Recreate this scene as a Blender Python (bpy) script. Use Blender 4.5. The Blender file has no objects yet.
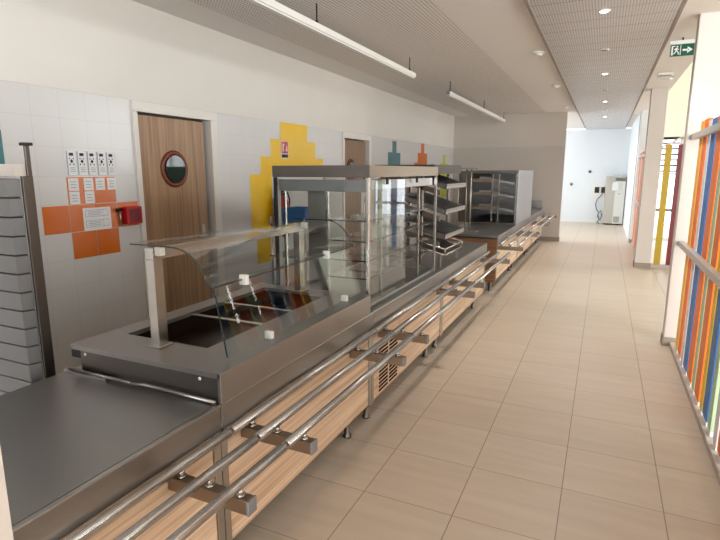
import bpy, bmesh, math, random
from mathutils import Vector, Matrix
random.seed(7)
S = bpy.context.scene
COL = S.collection
PI = math.pi

# ------------------------------------------------------------------ materials
def lin(c):
    return tuple(((v/255)/12.92 if v/255 <= .04045 else ((v/255+.055)/1.055)**2.4) for v in c) + (1.0,)

def base_mat(name):
    m = bpy.data.materials.new(name); m.use_nodes = True
    nt = m.node_tree; b = nt.nodes['Principled BSDF']
    return m, nt, b

def mat(name, rgb, rough=.5, metal=0.0, spec=.5, var=0.0, vscale=(8, 8, 8), bump=0.0, coat=0.0):
    m, nt, b = base_mat(name)
    b.inputs['Base Color'].default_value = lin(rgb)
    b.inputs['Roughness'].default_value = rough
    b.inputs['Metallic'].default_value = metal
    b.inputs['Specular IOR Level'].default_value = spec
    b.inputs['Coat Weight'].default_value = coat
    if var or bump:
        tc = nt.nodes.new('ShaderNodeTexCoord'); mp = nt.nodes.new('ShaderNodeMapping')
        mp.inputs['Scale'].default_value = vscale
        nz = nt.nodes.new('ShaderNodeTexNoise'); nz.inputs['Scale'].default_value = 1.0; nz.inputs['Detail'].default_value = 4
        nt.links.new(tc.outputs['Object'], mp.inputs['Vector']); nt.links.new(mp.outputs[0], nz.inputs['Vector'])
        if var:
            hsv = nt.nodes.new('ShaderNodeMapRange')
            hsv.inputs['From Min'].default_value = .25; hsv.inputs['From Max'].default_value = .75
            hsv.inputs['To Min'].default_value = 1-var; hsv.inputs['To Max'].default_value = 1+var
            nt.links.new(nz.outputs['Fac'], hsv.inputs['Value'])
            mx = nt.nodes.new('ShaderNodeVectorMath'); mx.operation = 'SCALE'
            mx.inputs[0].default_value = lin(rgb)[:3]
            nt.links.new(hsv.outputs[0], mx.inputs['Scale'])
            nt.links.new(mx.outputs[0], b.inputs['Base Color'])
        if bump:
            bp = nt.nodes.new('ShaderNodeBump'); bp.inputs['Strength'].default_value = bump; bp.inputs['Distance'].default_value = .01
            nt.links.new(nz.outputs['Fac'], bp.inputs['Height']); nt.links.new(bp.outputs[0], b.inputs['Normal'])
    return m

def brushed(name, rgb, rough, scale, rvar=.05):
    m, nt, b = base_mat(name)
    b.inputs['Metallic'].default_value = 1.0
    tc = nt.nodes.new('ShaderNodeTexCoord'); mp = nt.nodes.new('ShaderNodeMapping'); mp.inputs['Scale'].default_value = scale
    nz = nt.nodes.new('ShaderNodeTexNoise'); nz.inputs['Scale'].default_value = 1; nz.inputs['Detail'].default_value = 5
    nt.links.new(tc.outputs['Object'], mp.inputs[0]); nt.links.new(mp.outputs[0], nz.inputs['Vector'])
    r = nt.nodes.new('ShaderNodeMapRange'); r.inputs['To Min'].default_value = rough-rvar; r.inputs['To Max'].default_value = rough+rvar
    nt.links.new(nz.outputs['Fac'], r.inputs['Value']); nt.links.new(r.outputs[0], b.inputs['Roughness'])
    c = nt.nodes.new('ShaderNodeMapRange'); c.inputs['To Min'].default_value = .96; c.inputs['To Max'].default_value = 1.04
    nt.links.new(nz.outputs['Fac'], c.inputs['Value'])
    v = nt.nodes.new('ShaderNodeVectorMath'); v.operation = 'SCALE'; v.inputs[0].default_value = lin(rgb)[:3]
    nt.links.new(c.outputs[0], v.inputs['Scale']); nt.links.new(v.outputs[0], b.inputs['Base Color'])
    return m

def wood(name, dark, light, axis, fine=60, rough=.45):
    m, nt, b = base_mat(name)
    b.inputs['Roughness'].default_value = rough
    tc = nt.nodes.new('ShaderNodeTexCoord'); mp = nt.nodes.new('ShaderNodeMapping')
    sc = [fine, fine, fine]; sc[axis] = .9; mp.inputs['Scale'].default_value = sc
    nz = nt.nodes.new('ShaderNodeTexNoise'); nz.inputs['Scale'].default_value = 1; nz.inputs['Detail'].default_value = 3; nz.inputs['Roughness'].default_value = .6
    nt.links.new(tc.outputs['Object'], mp.inputs[0]); nt.links.new(mp.outputs[0], nz.inputs['Vector'])
    cr = nt.nodes.new('ShaderNodeValToRGB')
    cr.color_ramp.elements[0].position = .38; cr.color_ramp.elements[0].color = lin(dark)
    cr.color_ramp.elements[1].position = .6; cr.color_ramp.elements[1].color = lin(light)
    nt.links.new(nz.outputs['Fac'], cr.inputs[0]); nt.links.new(cr.outputs[0], b.inputs['Base Color'])
    return m

def glass(name, tint=(.965, .98, .975), ior=1.4, rough=.01, graze=1.0):
    m = bpy.data.materials.new(name); m.use_nodes = True; nt = m.node_tree
    for n in list(nt.nodes):
        if n.type != 'OUTPUT_MATERIAL': nt.nodes.remove(n)
    out = [n for n in nt.nodes if n.type == 'OUTPUT_MATERIAL'][0]
    t = nt.nodes.new('ShaderNodeBsdfTransparent'); t.inputs[0].default_value = tint + (1,)
    g = nt.nodes.new('ShaderNodeBsdfGlossy'); g.inputs['Roughness'].default_value = rough
    lw = nt.nodes.new('ShaderNodeLayerWeight'); lw.inputs['Blend'].default_value = .5
    r0 = ((ior-1)/(ior+1))**2
    f = nmath(nt, 'ADD', nmath(nt, 'MULTIPLY', nmath(nt, 'POWER', lw.outputs['Facing'], 5.0), (1-r0)*graze), r0)
    mx = nt.nodes.new('ShaderNodeMixShader')
    nt.links.new(f, mx.inputs[0]); nt.links.new(t.outputs[0], mx.inputs[1]); nt.links.new(g.outputs[0], mx.inputs[2])
    nt.links.new(mx.outputs[0], out.inputs[0])
    return m

def emit(name, rgb, strength):
    m, nt, b = base_mat(name)
    b.inputs['Base Color'].default_value = lin(rgb)
    b.inputs['Emission Color'].default_value = lin(rgb); b.inputs['Emission Strength'].default_value = strength
    return m

def nmath(nt, op, a, b=None):
    n = nt.nodes.new('ShaderNodeMath'); n.operation = op
    for i, v in enumerate((a, b)):
        if v is None: continue
        if isinstance(v, (int, float)): n.inputs[i].default_value = v
        else: nt.links.new(v, n.inputs[i])
    return n.outputs[0]

def tile_floor():
    m, nt, b = base_mat('floor_tile')
    tc = nt.nodes.new('ShaderNodeTexCoord'); sp = nt.nodes.new('ShaderNodeSeparateXYZ')
    nt.links.new(tc.outputs['Object'], sp.inputs[0])
    def joint(o, off, pitch, w):
        f = nmath(nt, 'FRACT', nmath(nt, 'DIVIDE', nmath(nt, 'SUBTRACT', o, off), pitch))
        d = nmath(nt, 'MULTIPLY', nmath(nt, 'MINIMUM', f, nmath(nt, 'SUBTRACT', 1.0, f)), pitch)
        return nmath(nt, 'LESS_THAN', d, w)
    jx = joint(sp.outputs[0], -.075-.455*20, .455, .0024)
    jy = joint(sp.outputs[1], 2.625-.449*20, .449, .0018)
    j = nmath(nt, 'MAXIMUM', jx, jy)
    # per tile tone
    cx = nmath(nt, 'FLOOR', nmath(nt, 'DIVIDE', nmath(nt, 'SUBTRACT', sp.outputs[0], -.075-9.1), .455))
    cy = nmath(nt, 'FLOOR', nmath(nt, 'DIVIDE', nmath(nt, 'SUBTRACT', sp.outputs[1], 2.625-8.98), .449))
    cb = nt.nodes.new('ShaderNodeCombineXYZ'); nt.links.new(cx, cb.inputs[0]); nt.links.new(cy, cb.inputs[1])
    wn = nt.nodes.new('ShaderNodeTexWhiteNoise'); nt.links.new(cb.outputs[0], wn.inputs['Vector'])
    # streaks across the corridor in every tile
    mp = nt.nodes.new('ShaderNodeMapping'); mp.inputs['Scale'].default_value = (1.6, 14, 1)
    add = nt.nodes.new('ShaderNodeVectorMath'); add.operation = 'ADD'
    nt.links.new(tc.outputs['Object'], mp.inputs[0]); nt.links.new(mp.outputs[0], add.inputs[0])
    sc = nt.nodes.new('ShaderNodeVectorMath'); sc.operation = 'SCALE'; sc.inputs['Scale'].default_value = 9
    nt.links.new(wn.outputs['Color'], sc.inputs[0]); nt.links.new(sc.outputs[0], add.inputs[1])
    nz = nt.nodes.new('ShaderNodeTexNoise'); nz.inputs['Scale'].default_value = 1; nz.inputs['Detail'].default_value = 5
    nt.links.new(add.outputs[0], nz.inputs['Vector'])
    cr = nt.nodes.new('ShaderNodeValToRGB')
    cr.color_ramp.elements[0].position = .25; cr.color_ramp.elements[0].color = lin((200, 184, 166))
    cr.color_ramp.elements[1].position = .8; cr.color_ramp.elements[1].color = lin((213, 198, 181))
    v = nmath(nt, 'ADD', nz.outputs['Fac'], nmath(nt, 'MULTIPLY', nmath(nt, 'SUBTRACT', wn.outputs['Value'], .5), .16))
    nt.links.new(v, cr.inputs[0])
    mx = nt.nodes.new('ShaderNodeMix'); mx.data_type = 'RGBA'
    nt.links.new(j, mx.inputs['Factor']); nt.links.new(cr.outputs[0], mx.inputs['A']); mx.inputs['B'].default_value = lin((142, 126, 114))
    nt.links.new(mx.outputs['Result'], b.inputs['Base Color'])
    rr = nmath(nt, 'ADD', .34, nmath(nt, 'MULTIPLY', nz.outputs['Fac'], .16)); nt.links.new(rr, b.inputs['Roughness'])
    b.inputs['Specular IOR Level'].default_value = .4
    return m

def wall_tile(name, rgb, rough=.22):
    m, nt, b = base_mat(name)
    tc = nt.nodes.new('ShaderNodeTexCoord'); sp = nt.nodes.new('ShaderNodeSeparateXYZ')
    nt.links.new(tc.outputs['Object'], sp.inputs[0])
    def joint(o, off, pitch, w):
        f = nmath(nt, 'FRACT', nmath(nt, 'DIVIDE', nmath(nt, 'SUBTRACT', o, off-pitch*60), pitch))
        d = nmath(nt, 'MULTIPLY', nmath(nt, 'MINIMUM', f, nmath(nt, 'SUBTRACT', 1.0, f)), pitch)
        return nmath(nt, 'LESS_THAN', d, w)
    j = nmath(nt, 'MAXIMUM', joint(nmath(nt, 'ADD', sp.outputs[1], sp.outputs[0]), 2.27-3.4, .2, .0022), joint(sp.outputs[2], 2.15, .195, .0022))
    nz = nt.nodes.new('ShaderNodeTexNoise'); nz.inputs['Scale'].default_value = 5
    nt.links.new(tc.outputs['Object'], nz.inputs['Vector'])
    mx = nt.nodes.new('ShaderNodeMix'); mx.data_type = 'RGBA'
    nt.links.new(j, mx.inputs['Factor']); mx.inputs['A'].default_value = lin(rgb)
    mx.inputs['B'].default_value = lin(tuple(min(255, int(c*.86+20)) for c in rgb))
    nt.links.new(mx.outputs['Result'], b.inputs['Base Color'])
    b.inputs['Roughness'].default_value = rough
    bp = nt.nodes.new('ShaderNodeBump'); bp.inputs['Strength'].default_value = .12; bp.inputs['Distance'].default_value = .02
    h = nmath(nt, 'SUBTRACT', nz.outputs['Fac'], nmath(nt, 'MULTIPLY', j, .3))
    nt.links.new(h, bp.inputs['Height']); nt.links.new(bp.outputs[0], b.inputs['Normal'])
    return m

def perforated(name, rgb, hole, pitch, rad, rough=.6, xr=None, seam=None, metal=0):
    m, nt, b = base_mat(name)
    tc = nt.nodes.new('ShaderNodeTexCoord'); sp = nt.nodes.new('ShaderNodeSeparateXYZ')
    nt.links.new(tc.outputs['Object'], sp.inputs[0])
    def cen(o):
        return nmath(nt, 'SUBTRACT', nmath(nt, 'FRACT', nmath(nt, 'DIVIDE', nmath(nt, 'ADD', o, 60.0), pitch)), .5)
    a = cen(sp.outputs[0]); c = cen(sp.outputs[1])
    d = nmath(nt, 'SQRT', nmath(nt, 'ADD', nmath(nt, 'MULTIPLY', a, a), nmath(nt, 'MULTIPLY', c, c)))
    h = nmath(nt, 'LESS_THAN', d, rad)
    if xr:
        h = nmath(nt, 'MULTIPLY', h, nmath(nt, 'MULTIPLY', nmath(nt, 'GREATER_THAN', sp.outputs[0], xr[0]), nmath(nt, 'LESS_THAN', sp.outputs[0], xr[1])))
    if seam:
        f = nmath(nt, 'FRACT', nmath(nt, 'DIVIDE', nmath(nt, 'ADD', sp.outputs[1], 60.0), seam))
        h = nmath(nt, 'MAXIMUM', h, nmath(nt, 'LESS_THAN', f, .03))
    mx = nt.nodes.new('ShaderNodeMix'); mx.data_type = 'RGBA'
    nt.links.new(h, mx.inputs['Factor']); mx.inputs['A'].default_value = lin(rgb); mx.inputs['B'].default_value = lin(hole)
    nt.links.new(mx.outputs['Result'], b.inputs['Base Color'])
    b.inputs['Roughness'].default_value = rough; b.inputs['Metallic'].default_value = metal
    return m

M = dict(
    steel=brushed('brushed_steel', (166, 165, 164), .33, (3, 60, 60)),
    steel_y=brushed('brushed_steel_lengthwise', (172, 170, 168), .30, (70, 2, 70)),
    steel_top=brushed('worktop_steel', (154, 153, 152), .40, (60, 3, 60), .06),
    steel_post=mat('post_steel', (186, 182, 177), .27, 1.0),
    tube=mat('tube_steel', (186, 185, 184), .27, 1.0),
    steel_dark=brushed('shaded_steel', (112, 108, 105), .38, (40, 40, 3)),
    bracket=brushed('bracket_steel', (146, 132, 118), .38, (3, 40, 40)),
    wood_panel=wood('oak_laminate', (202, 168, 136), (232, 206, 178), 1, 55),
    wood_side=wood('brown_laminate', (120, 84, 56), (146, 106, 74), 0, 40),
    wood_door=wood('door_veneer', (146, 112, 84), (172, 138, 106), 2, 38),
    wood_door2=wood('dark_door_veneer', (128, 100, 78), (146, 116, 92), 2, 38),
    redwood=mat('red_brown_wood', (118, 56, 34), .4, var=.15, vscale=(30, 30, 30)),
    plaster=mat('white_plaster', (222, 217, 211), .8, var=.02, vscale=(2, 2, 2)),
    plaster_pil=mat('pillar_plaster', (214, 206, 202), .7, var=.02, vscale=(2, 2, 2)),
    plaster_back=mat('back_wall_paint', (206, 199, 192), .75, var=.02, vscale=(2, 2, 2)),
    plaster_hall=mat('hall_wall_paint', (232, 236, 240), .75, var=.01, vscale=(2, 2, 2)),
    plaster_atrium=mat('atrium_wall_paint', (226, 228, 212), .8, var=.02, vscale=(1, 1, 1)),
    frame_white=mat('white_frame_paint', (226, 221, 216), .45),
    tile_white=wall_tile('white_wall_tile', (212, 210, 210)),
    tile_back=wall_tile('grey_wall_tile', (196, 190, 184), .4),
    tile_orange=wall_tile('orange_wall_tile', (208, 102, 12), .2),
    tile_yellow=wall_tile('yellow_wall_tile', (236, 190, 20), .2),
    tile_teal=wall_tile('teal_wall_tile', (70, 122, 132), .2),
    tile_green=wall_tile('lime_wall_tile', (190, 200, 50), .2),
    floor=tile_floor(),
    ceiling=perforated('perforated_ceiling', (236, 232, 228), (158, 143, 138), .032, .25, .85, (-3.0, -1.3)),
    soffit=perforated('perforated_soffit', (214, 211, 211), (138, 134, 134), .022, .26, .45, None, .30, .25),
    plinth=mat('grey_plinth', (150, 140, 130), .6, var=.05, vscale=(10, 10, 10)),
    kerb=mat('kerb_grey', (188, 178, 170), .6, var=.05, vscale=(10, 10, 10)),
    black=mat('black_plastic', (22, 21, 22), .5),
    dark=mat('dark_carcass', (70, 64, 60), .6),
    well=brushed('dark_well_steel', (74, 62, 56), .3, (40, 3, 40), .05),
    slot=mat('vent_slot_dark', (40, 30, 34), .95, spec=.05),
    foot=brushed('foot_steel', (120, 114, 108), .35, (40, 40, 3)),
    rubber=mat('dark_rubber', (48, 46, 45), .7),
    white=mat('white_plastic', (238, 238, 236), .4),
    white_lamp=mat('lamp_white', (232, 230, 224), .4),
    paper=mat('paper', (234, 234, 236), .8),
    ink=mat('black_ink', (36, 36, 40), .8),
    inkb=mat('blue_grey_ink', (150, 160, 178), .8),
    red=mat('red_enamel', (190, 20, 30), .35),
    reddark=mat('dark_red_plate_and_backlit_slat', (120, 26, 34), .4),  # alarm plate red; on the slats its darkness is backlit shade in the colour
    grey_panel=mat('grey_panel_plastic', (128, 130, 134), .5, var=.03, vscale=(4, 4, 4)),
    blue_crate=mat('blue_crate_plastic', (40, 100, 160), .45),
    sign_green=mat('sign_green', (0, 84, 64), .4),
    spot_on=emit('lit_spot', (255, 246, 230), 9.0),
    spot_off=mat('spot_grey', (110, 106, 104), .5),
    glass=glass('clear_glass'),
    guard_glass=glass('guard_glass', (.975, .985, .98), 1.2, .005, .5),
    rail_paint=mat('rail_grey_paint', (204, 199, 194), .4),
    glass_edge=mat('glass_edge_dark', (34, 46, 42), .15),
    machine=mat('machine_white', (228, 226, 220), .4),
    machine_grey=mat('machine_grey', (196, 190, 180), .45),
    cable=mat('grey_cable', (110, 110, 112), .6),
    s_amber=mat('amber_slat_paint', (246, 186, 62), .45),
    s_orange=mat('orange_slat_paint', (248, 126, 48), .45),
    s_white=mat('white_slat_paint', (232, 230, 236), .45),
    s_blue=mat('blue_slat_paint', (56, 116, 186), .45),
    s_green=mat('pale_green_slat_paint', (182, 208, 172), .45),
    s_yellow=mat('yellow_slat_paint', (246, 204, 40), .45),
    s_grey=mat('grey_slat_paint', (150, 148, 150), .45),
    s_mustard=mat('backlit_mustard_slat', (190, 160, 28), .45),  # yellow darkened to mustard, backlit shade put into the colour
    s_salmon=mat('salmon_slat_paint', (222, 150, 106), .45),
)

# ------------------------------------------------------------------ mesh building
class MB:
    def __init__(self, *mats):
        self.bm = bmesh.new(); self.mats = list(mats)
    def _mi(self, m):
        if m is None: return 0
        if m not in self.mats: self.mats.append(m)
        return self.mats.index(m)
    def hexa(self, pts, m=None):
        v = [self.bm.verts.new(p) for p in pts]; k = self._mi(m)
        for q in ((3, 2, 1, 0), (4, 5, 6, 7), (0, 1, 5, 4), (1, 2, 6, 5), (2, 3, 7, 6), (3, 0, 4, 7)):
            f = self.bm.faces.new([v[i] for i in q]); f.material_index = k
        return self
    def box(self, x0, x1, y0, y1, z0, z1, m=None):
        x0, x1 = sorted((x0, x1)); y0, y1 = sorted((y0, y1)); z0, z1 = sorted((z0, z1))
        return self.hexa([(x0, y0, z0), (x1, y0, z0), (x1, y1, z0), (x0, y1, z0), (x0, y0, z1), (x1, y0, z1), (x1, y1, z1), (x0, y1, z1)], m)
    def cyl(self, p, q, r, seg=14, m=None, r2=None, caps=True):
        p = Vector(p); q = Vector(q); d = (q-p); u = d.normalized()
        a = u.orthogonal().normalized(); b = u.cross(a); r2 = r if r2 is None else r2; k = self._mi(m)
        A = [self.bm.verts.new(p+(a*math.cos(t)+b*math.sin(t))*r) for t in [2*PI*i/seg for i in range(seg)]]
        B = [self.bm.verts.new(q+(a*math.cos(t)+b*math.sin(t))*r2) for t in [2*PI*i/seg for i in range(seg)]]
        for i in range(seg):
            f = self.bm.faces.new([A[i], A[(i+1) % seg], B[(i+1) % seg], B[i]]); f.smooth = True; f.material_index = k
        if caps:
            f = self.bm.faces.new(A[::-1]); f.material_index = k
            f = self.bm.faces.new(B); f.material_index = k
        return self
    def lathe(self, c, axis, prof, seg=20, m=None):
        # prof: (radius, distance along axis)
        c = Vector(c); u = Vector(axis).normalized(); a = u.orthogonal().normalized(); b = u.cross(a); k = self._mi(m)
        R = []
        for r, h in prof:
            R.append([self.bm.verts.new(c+u*h+(a*math.cos(2*PI*i/seg)+b*math.sin(2*PI*i/seg))*max(r, 1e-4)) for i in range(seg)])
        for A, B in zip(R, R[1:]):
            for i in range(seg):
                f = self.bm.faces.new([A[i], A[(i+1) % seg], B[(i+1) % seg], B[i]]); f.smooth = True; f.material_index = k
        f = self.bm.faces.new(R[0][::-1]); f.material_index = k
        f = self.bm.faces.new(R[-1]); f.material_index = k
        return self
    def tube(self, pts, r, seg=8, m=None):
        pts = [Vector(p) for p in pts]; k = self._mi(m); R = []
        prev = None
        for i, p in enumerate(pts):
            d = (pts[min(i+1, len(pts)-1)]-pts[max(i-1, 0)]).normalized()
            a = d.orthogonal().normalized() if prev is None else (prev-d*prev.dot(d)).normalized()
            prev = a; b = d.cross(a)
            R.append([self.bm.verts.new(p+(a*math.cos(2*PI*j/seg)+b*math.sin(2*PI*j/seg))*r) for j in range(seg)])
        for A, B in zip(R, R[1:]):
            for i in range(seg):
                f = self.bm.faces.new([A[i], A[(i+1) % seg], B[(i+1) % seg], B[i]]); f.smooth = True; f.material_index = k
        self.bm.faces.new(R[0][::-1]).material_index = k; self.bm.faces.new(R[-1]).material_index = k
        return self
    def prism(self, prof, y0, y1, m=None, smooth=False):
        # closed (x, z) outline pushed along y
        k = self._mi(m)
        A = [self.bm.verts.new((x, y0, z)) for x, z in prof]; B = [self.bm.verts.new((x, y1, z)) for x, z in prof]
        n = len(prof)
        for i in range(n):
            f = self.bm.faces.new([A[i], A[(i+1) % n], B[(i+1) % n], B[i]]); f.material_index = k; f.smooth = smooth
        self.bm.faces.new(A[::-1]).material_index = k; self.bm.faces.new(B).material_index = k
        return self
    def poly3(self, pts, off, m=None):
        # planar polygon given a thickness by the vector off
        k = self._mi(m); off = Vector(off)
        A = [self.bm.verts.new(p) for p in pts]; B = [self.bm.verts.new(Vector(p)+off) for p in pts]; n = len(pts)
        for i in range(n):
            self.bm.faces.new([A[i], A[(i+1) % n], B[(i+1) % n], B[i]]).material_index = k
        self.bm.faces.new(A[::-1]).material_index = k; self.bm.faces.new(B).material_index = k
        return self

ORG = {}
def tag(o, label=None, cat=None, group=None, kind=None):
    if label: o['label'] = label
    if cat: o['category'] = cat
    if group: o['group'] = group
    if kind: o['kind'] = kind
    return o
def build(name, mb, parent=None, bevel=0, label=None):
    bmesh.ops.recalc_face_normals(mb.bm, faces=mb.bm.faces)
    org = ORG[parent.name] if parent else Vector((0, 0, 0))
    me = bpy.data.meshes.new(name)
    if parent: bmesh.ops.translate(mb.bm, verts=mb.bm.verts, vec=-org)
    mb.bm.to_mesh(me); mb.bm.free()
    for m in mb.mats: me.materials.append(m)
    o = bpy.data.objects.new(name, me); COL.objects.link(o)
    ORG[o.name] = org
    if parent: o.parent = parent
    if bevel:
        bv = o.modifiers.new('bevel', 'BEVEL'); bv.width = bevel; bv.segments = 2; bv.limit_method = 'ANGLE'; bv.angle_limit = math.radians(40)
        bv.harden_normals = False
    if label: o['label'] = label
    return o
def thing(name, loc, label, cat, group=None):
    o = bpy.data.objects.new(name, None); COL.objects.link(o); o.location = loc; ORG[o.name] = Vector(loc)
    o.empty_display_size = .1
    return tag(o, label, cat, group)
def single(name, mb, loc, label, cat, group=None, bevel=0):
    bmesh.ops.translate(mb.bm, verts=mb.bm.verts, vec=-Vector(loc))
    o = build(name, mb, None, bevel); o.location = loc; ORG[o.name] = Vector(loc)
    return tag(o, label, cat, group)
def struct(name, mb, parent=None, bevel=0):
    o = build(name, mb, parent, bevel)
    if not parent: o['kind'] = 'structure'
    return o
B = lambda m, *a: MB(m).box(*a)

# ------------------------------------------------------------------ setting
WX = -3.4; CZ = 2.885; BY = 12.75
struct('floor', B(M['floor'], -3.6, 6.2, -4.2, 18.4, -.1, 0))
struct('ceiling', MB(M['ceiling']).box(-3.55, -.63, -4.1, BY+.1, CZ, CZ+.1).box(.43, .84, -4.1, 14.0, CZ, CZ+.1).box(-3.55, -.63, BY+.1, 18.2, CZ+.02, CZ+.1, M['plaster']).box(.43, .84, 14.0, 18.2, CZ, CZ+.1, M['plaster']))
struct('ceiling_soffit', MB(M['soffit']).box(-.63, .43, -4.1, 18.2, CZ-.03, CZ+.1))
struct('trim_1', MB(M['plinth']).box(-.655, -.63, -4.1, 17.9, CZ-.036, CZ-.0005).box(.43, .455, -4.1, 17.9, CZ-.036, CZ-.0005))

# left wall: tiled below 2.15 m, plaster above, two door openings
D1 = (3.077, 4.08); D2 = (6.73, 7.74); DT = 2.14
wl = MB(M['tile_white'])
for y0, y1 in ((-4.1, D1[0]), (D1[1], D2[0]), (D2[1], BY+.1)):
    wl.box(WX-.12, WX, y0, y1, 0, 2.15)
for d in (D1, D2): wl.box(WX-.12, WX, d[0], d[1], DT, 2.15)
wl.box(WX-.12, WX, -4.1, BY+.1, 2.15, CZ, M['plaster'])
wl.box(WX-.12, WX+.004, -4.1, BY, 2.148, 2.156, M['plaster'])
def patch(m, y0, y1, z0, z1): wl.box(WX-.01, WX+.0016, y0, y1, z0, z1, M[m])
T = .195
for r, (a, b) in enumerate([(5.17, 5.77), (4.97, 5.97), (4.77, 6.17), (4.57, 4.97), (4.57, 4.97), (4.57, 4.97), (4.65, 4.97), (4.65, 4.97)]):
    patch('tile_yellow', a, b, 2.148-T*(r+1), 2.148-T*r)
for y in (2.27, 2.47, 2.67, 2.87):
    patch('tile_orange', y+.002, min(y+.198, 3.07), 1.172, 1.362)
for y in (2.47, 2.67):
    patch('tile_orange', y+.002, y+.198, .977, 1.168)
    patch('tile_orange', y+.002, y+.198, 1.366, 1.557)
for (nm, a, z) in (('tile_teal', 8.47, 1.92), ('tile_orange', 10.05, 1.955), ('tile_green', 11.65, 1.77)):
    patch(nm, a+.2, a+.4, z, z+T); patch(nm, a, a+.6, z-T, z)
    patch(nm, a-.2 if nm != 'tile_teal' else a, a+.6, z-2*T, z-T); patch(nm, a, a+.6, z-4*T, z-2*T)
patch('tile_teal', 1.47, 2.07, 1.565, 1.85)
struct('wall_left', wl)
struct('wall_hall_left', MB(M['plaster_hall']).box(WX-.12, WX, BY+.1, 13.3, 0, CZ+.02).box(WX-.12, WX, 17.7, 18.2, 0, CZ+.02).box(WX-.12, WX, 13.3, 17.7, 0, .5).box(WX-.12, WX, 13.3, 17.7, 2.75, CZ+.02))
struct('wall_back', MB(M['tile_back']).box(WX, -.86, BY, BY+.16, 0, 2.15).box(WX, -.86, BY, BY+.16, 2.15, CZ, M['plaster_back']))
struct('baseboard_back', MB(M['plinth']).box(-3.39, -.855, BY-.012, BY, 0, .10).box(-.86, -.848, BY-.012, BY+.17, 0, .10), bevel=.003)
struct('wall_end', MB(M['plaster_hall']).box(WX, .62, 18.0, 18.16, 0, CZ-.03))
struct('wall_hall_right', MB(M['plaster_hall']).box(.60, .78, 13.45, 18.0, 0, CZ))
struct('baseboard_end', B(M['white'], WX, .6, 17.985, 18.0, 0, .08))
# room behind the camera
struct('wall_rear', MB(M['plaster']).box(-3.5, 6.1, -4.2, -4.05, 2.5, 4.6).box(-3.5, -1.5, -4.2, -4.05, 0, 2.5).box(3.3, 6.1, -4.2, -4.05, 0, 2.5))
# near wall end at the left of the view
struct('wall_near', B(M['plaster'], -1.9, -1.117, .2, .598, 0, CZ))

# pillars along the right side
def pillar(x0, x1, y0, y1, m):
    struct('pillar', MB(M[m]).box(x0, x1, y0, y1, 0, CZ+1.2), bevel=.006)
    struct('baseboard_pillar', MB(M['plinth']).box(x0-.008, x1+.008, y0-.008, y1+.008, 0, .085), bevel=.002)
pillar(.612, 1.0, 5.40, 5.54, 'plaster_pil')
pillar(.567, .80, 9.80, 10.05, 'plaster_pil')
pillar(.62, .80, 13.15, 13.43, 'plaster_hall')
# atrium beyond the pillars
struct('wall_atrium_ceiling', B(M['plaster'], .8401, 6.1, -4.1, 14.2, 4.6, 4.7))
struct('wall_atrium_side', MB(M['plaster_atrium']).box(.80, .84, -4.1, 14.0, CZ+.1, 4.6))
wr = MB(M['plaster_atrium']).box(5.9, 6.05, -4.1, 14.2, 0, .35).box(5.9, 6.05, -4.1, 14.2, 3.6, 4.6)
wr.box(5.9, 6.05, 2.7, 9.6, .35, 3.6)  # unseen solid stretch added to hold daylight off the second pillar
for y in (-4.1, -1.5, 1.1, 11.5, 13.9): wr.box(5.9, 6.05, y, y+.3, .35, 3.6)
struct('wall_right', wr)
we = MB(M['plaster_atrium']).box(.8, 1.05, 14.0, 14.2, 0, CZ+.2).box(.8, 6.0, 14.0, 14.2, 2.36, 4.6).box(3.6, 6.0, 14.0, 14.2, 0, 2.36).box(1.05, 3.6, 14.0, 14.2, 0, .06)
struct('wall_atrium_end', we)
w = MB(M['black']).box(1.05, 3.6, 14.02, 14.08, 2.30, 2.36)
for x in (1.05, 1.62, 2.3, 3.0, 3.55): w.box(x, x+.05, 14.02, 14.08, .06, 2.3)
w.box(1.05, 3.6, 14.03, 14.07, 1.52, 1.55)
wo = struct('window_1', w)
mbl = MB(M['rubber'])
for i in range(6):
    z = 2.24-i*.125
    mbl.hexa([(1.1, 14.0, z-.02), (3.55, 14.0, z-.02), (3.55, 14.03, z-.035), (1.1, 14.03, z-.035), (1.1, 14.0, z), (3.55, 14.0, z), (3.55, 14.03, z-.012), (1.1, 14.03, z-.012)])
build('window_blind', mbl, wo)
struct('trim_2', MB(M['frame_white']).hexa([(1.0, 12.2, 2.05), (3.6, 12.2, 3.45), (3.6, 12.26, 3.45), (1.0, 12.26, 2.05), (1.0, 12.2, 2.10), (3.6, 12.2, 3.50), (3.6, 12.26, 3.50), (1.0, 12.26, 2.10)]).box(1.3, 1.36, 12.2, 12.26, 0, 2.25).box(3.5, 3.56, 12.2, 12.26, 0, 3.43))
# right side windows; unseen hall and rear ones added for light: frames and panes
def window(name, fr, pane):
    o = struct(name, fr); build('pane', pane, o); return o
f = MB(M['frame_white'])
for y in (13.3, 14.75, 16.2, 17.64): f.box(WX-.09, WX-.03, y, y+.06, .5, 2.75)
f.box(WX-.09, WX-.03, 13.3, 17.7, .5, .56).box(WX-.09, WX-.03, 13.3, 17.7, 2.69, 2.75)
window('window_added_hall', f, B(M['glass'], WX-.065, WX-.058, 13.36, 17.64, .56, 2.69))
f = MB(M['frame_white'])
for y in (-3.8, -2.7, -1.56, -1.2, 0., 1.04, 1.4, 2.6, 9.7, 10.4, 11.44, 11.8, 13., 13.84): f.box(5.94, 6.0, y, y+.06, .35, 3.6)
f.box(5.94, 6.0, -3.8, 13.9, .35, .42).box(5.94, 6.0, -3.8, 13.9, 3.54, 3.6).box(5.945, 5.995, -3.8, 13.9, 2.2, 2.26)
window('window_3', f, B(M['glass'], 5.965, 5.972, -3.74, 13.84, .42, 3.54))
f = MB(M['frame_white']).box(-1.5, 3.3, -4.15, -4.1, 0, .08).box(-1.5, 3.3, -4.15, -4.1, 2.42, 2.5)
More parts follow.
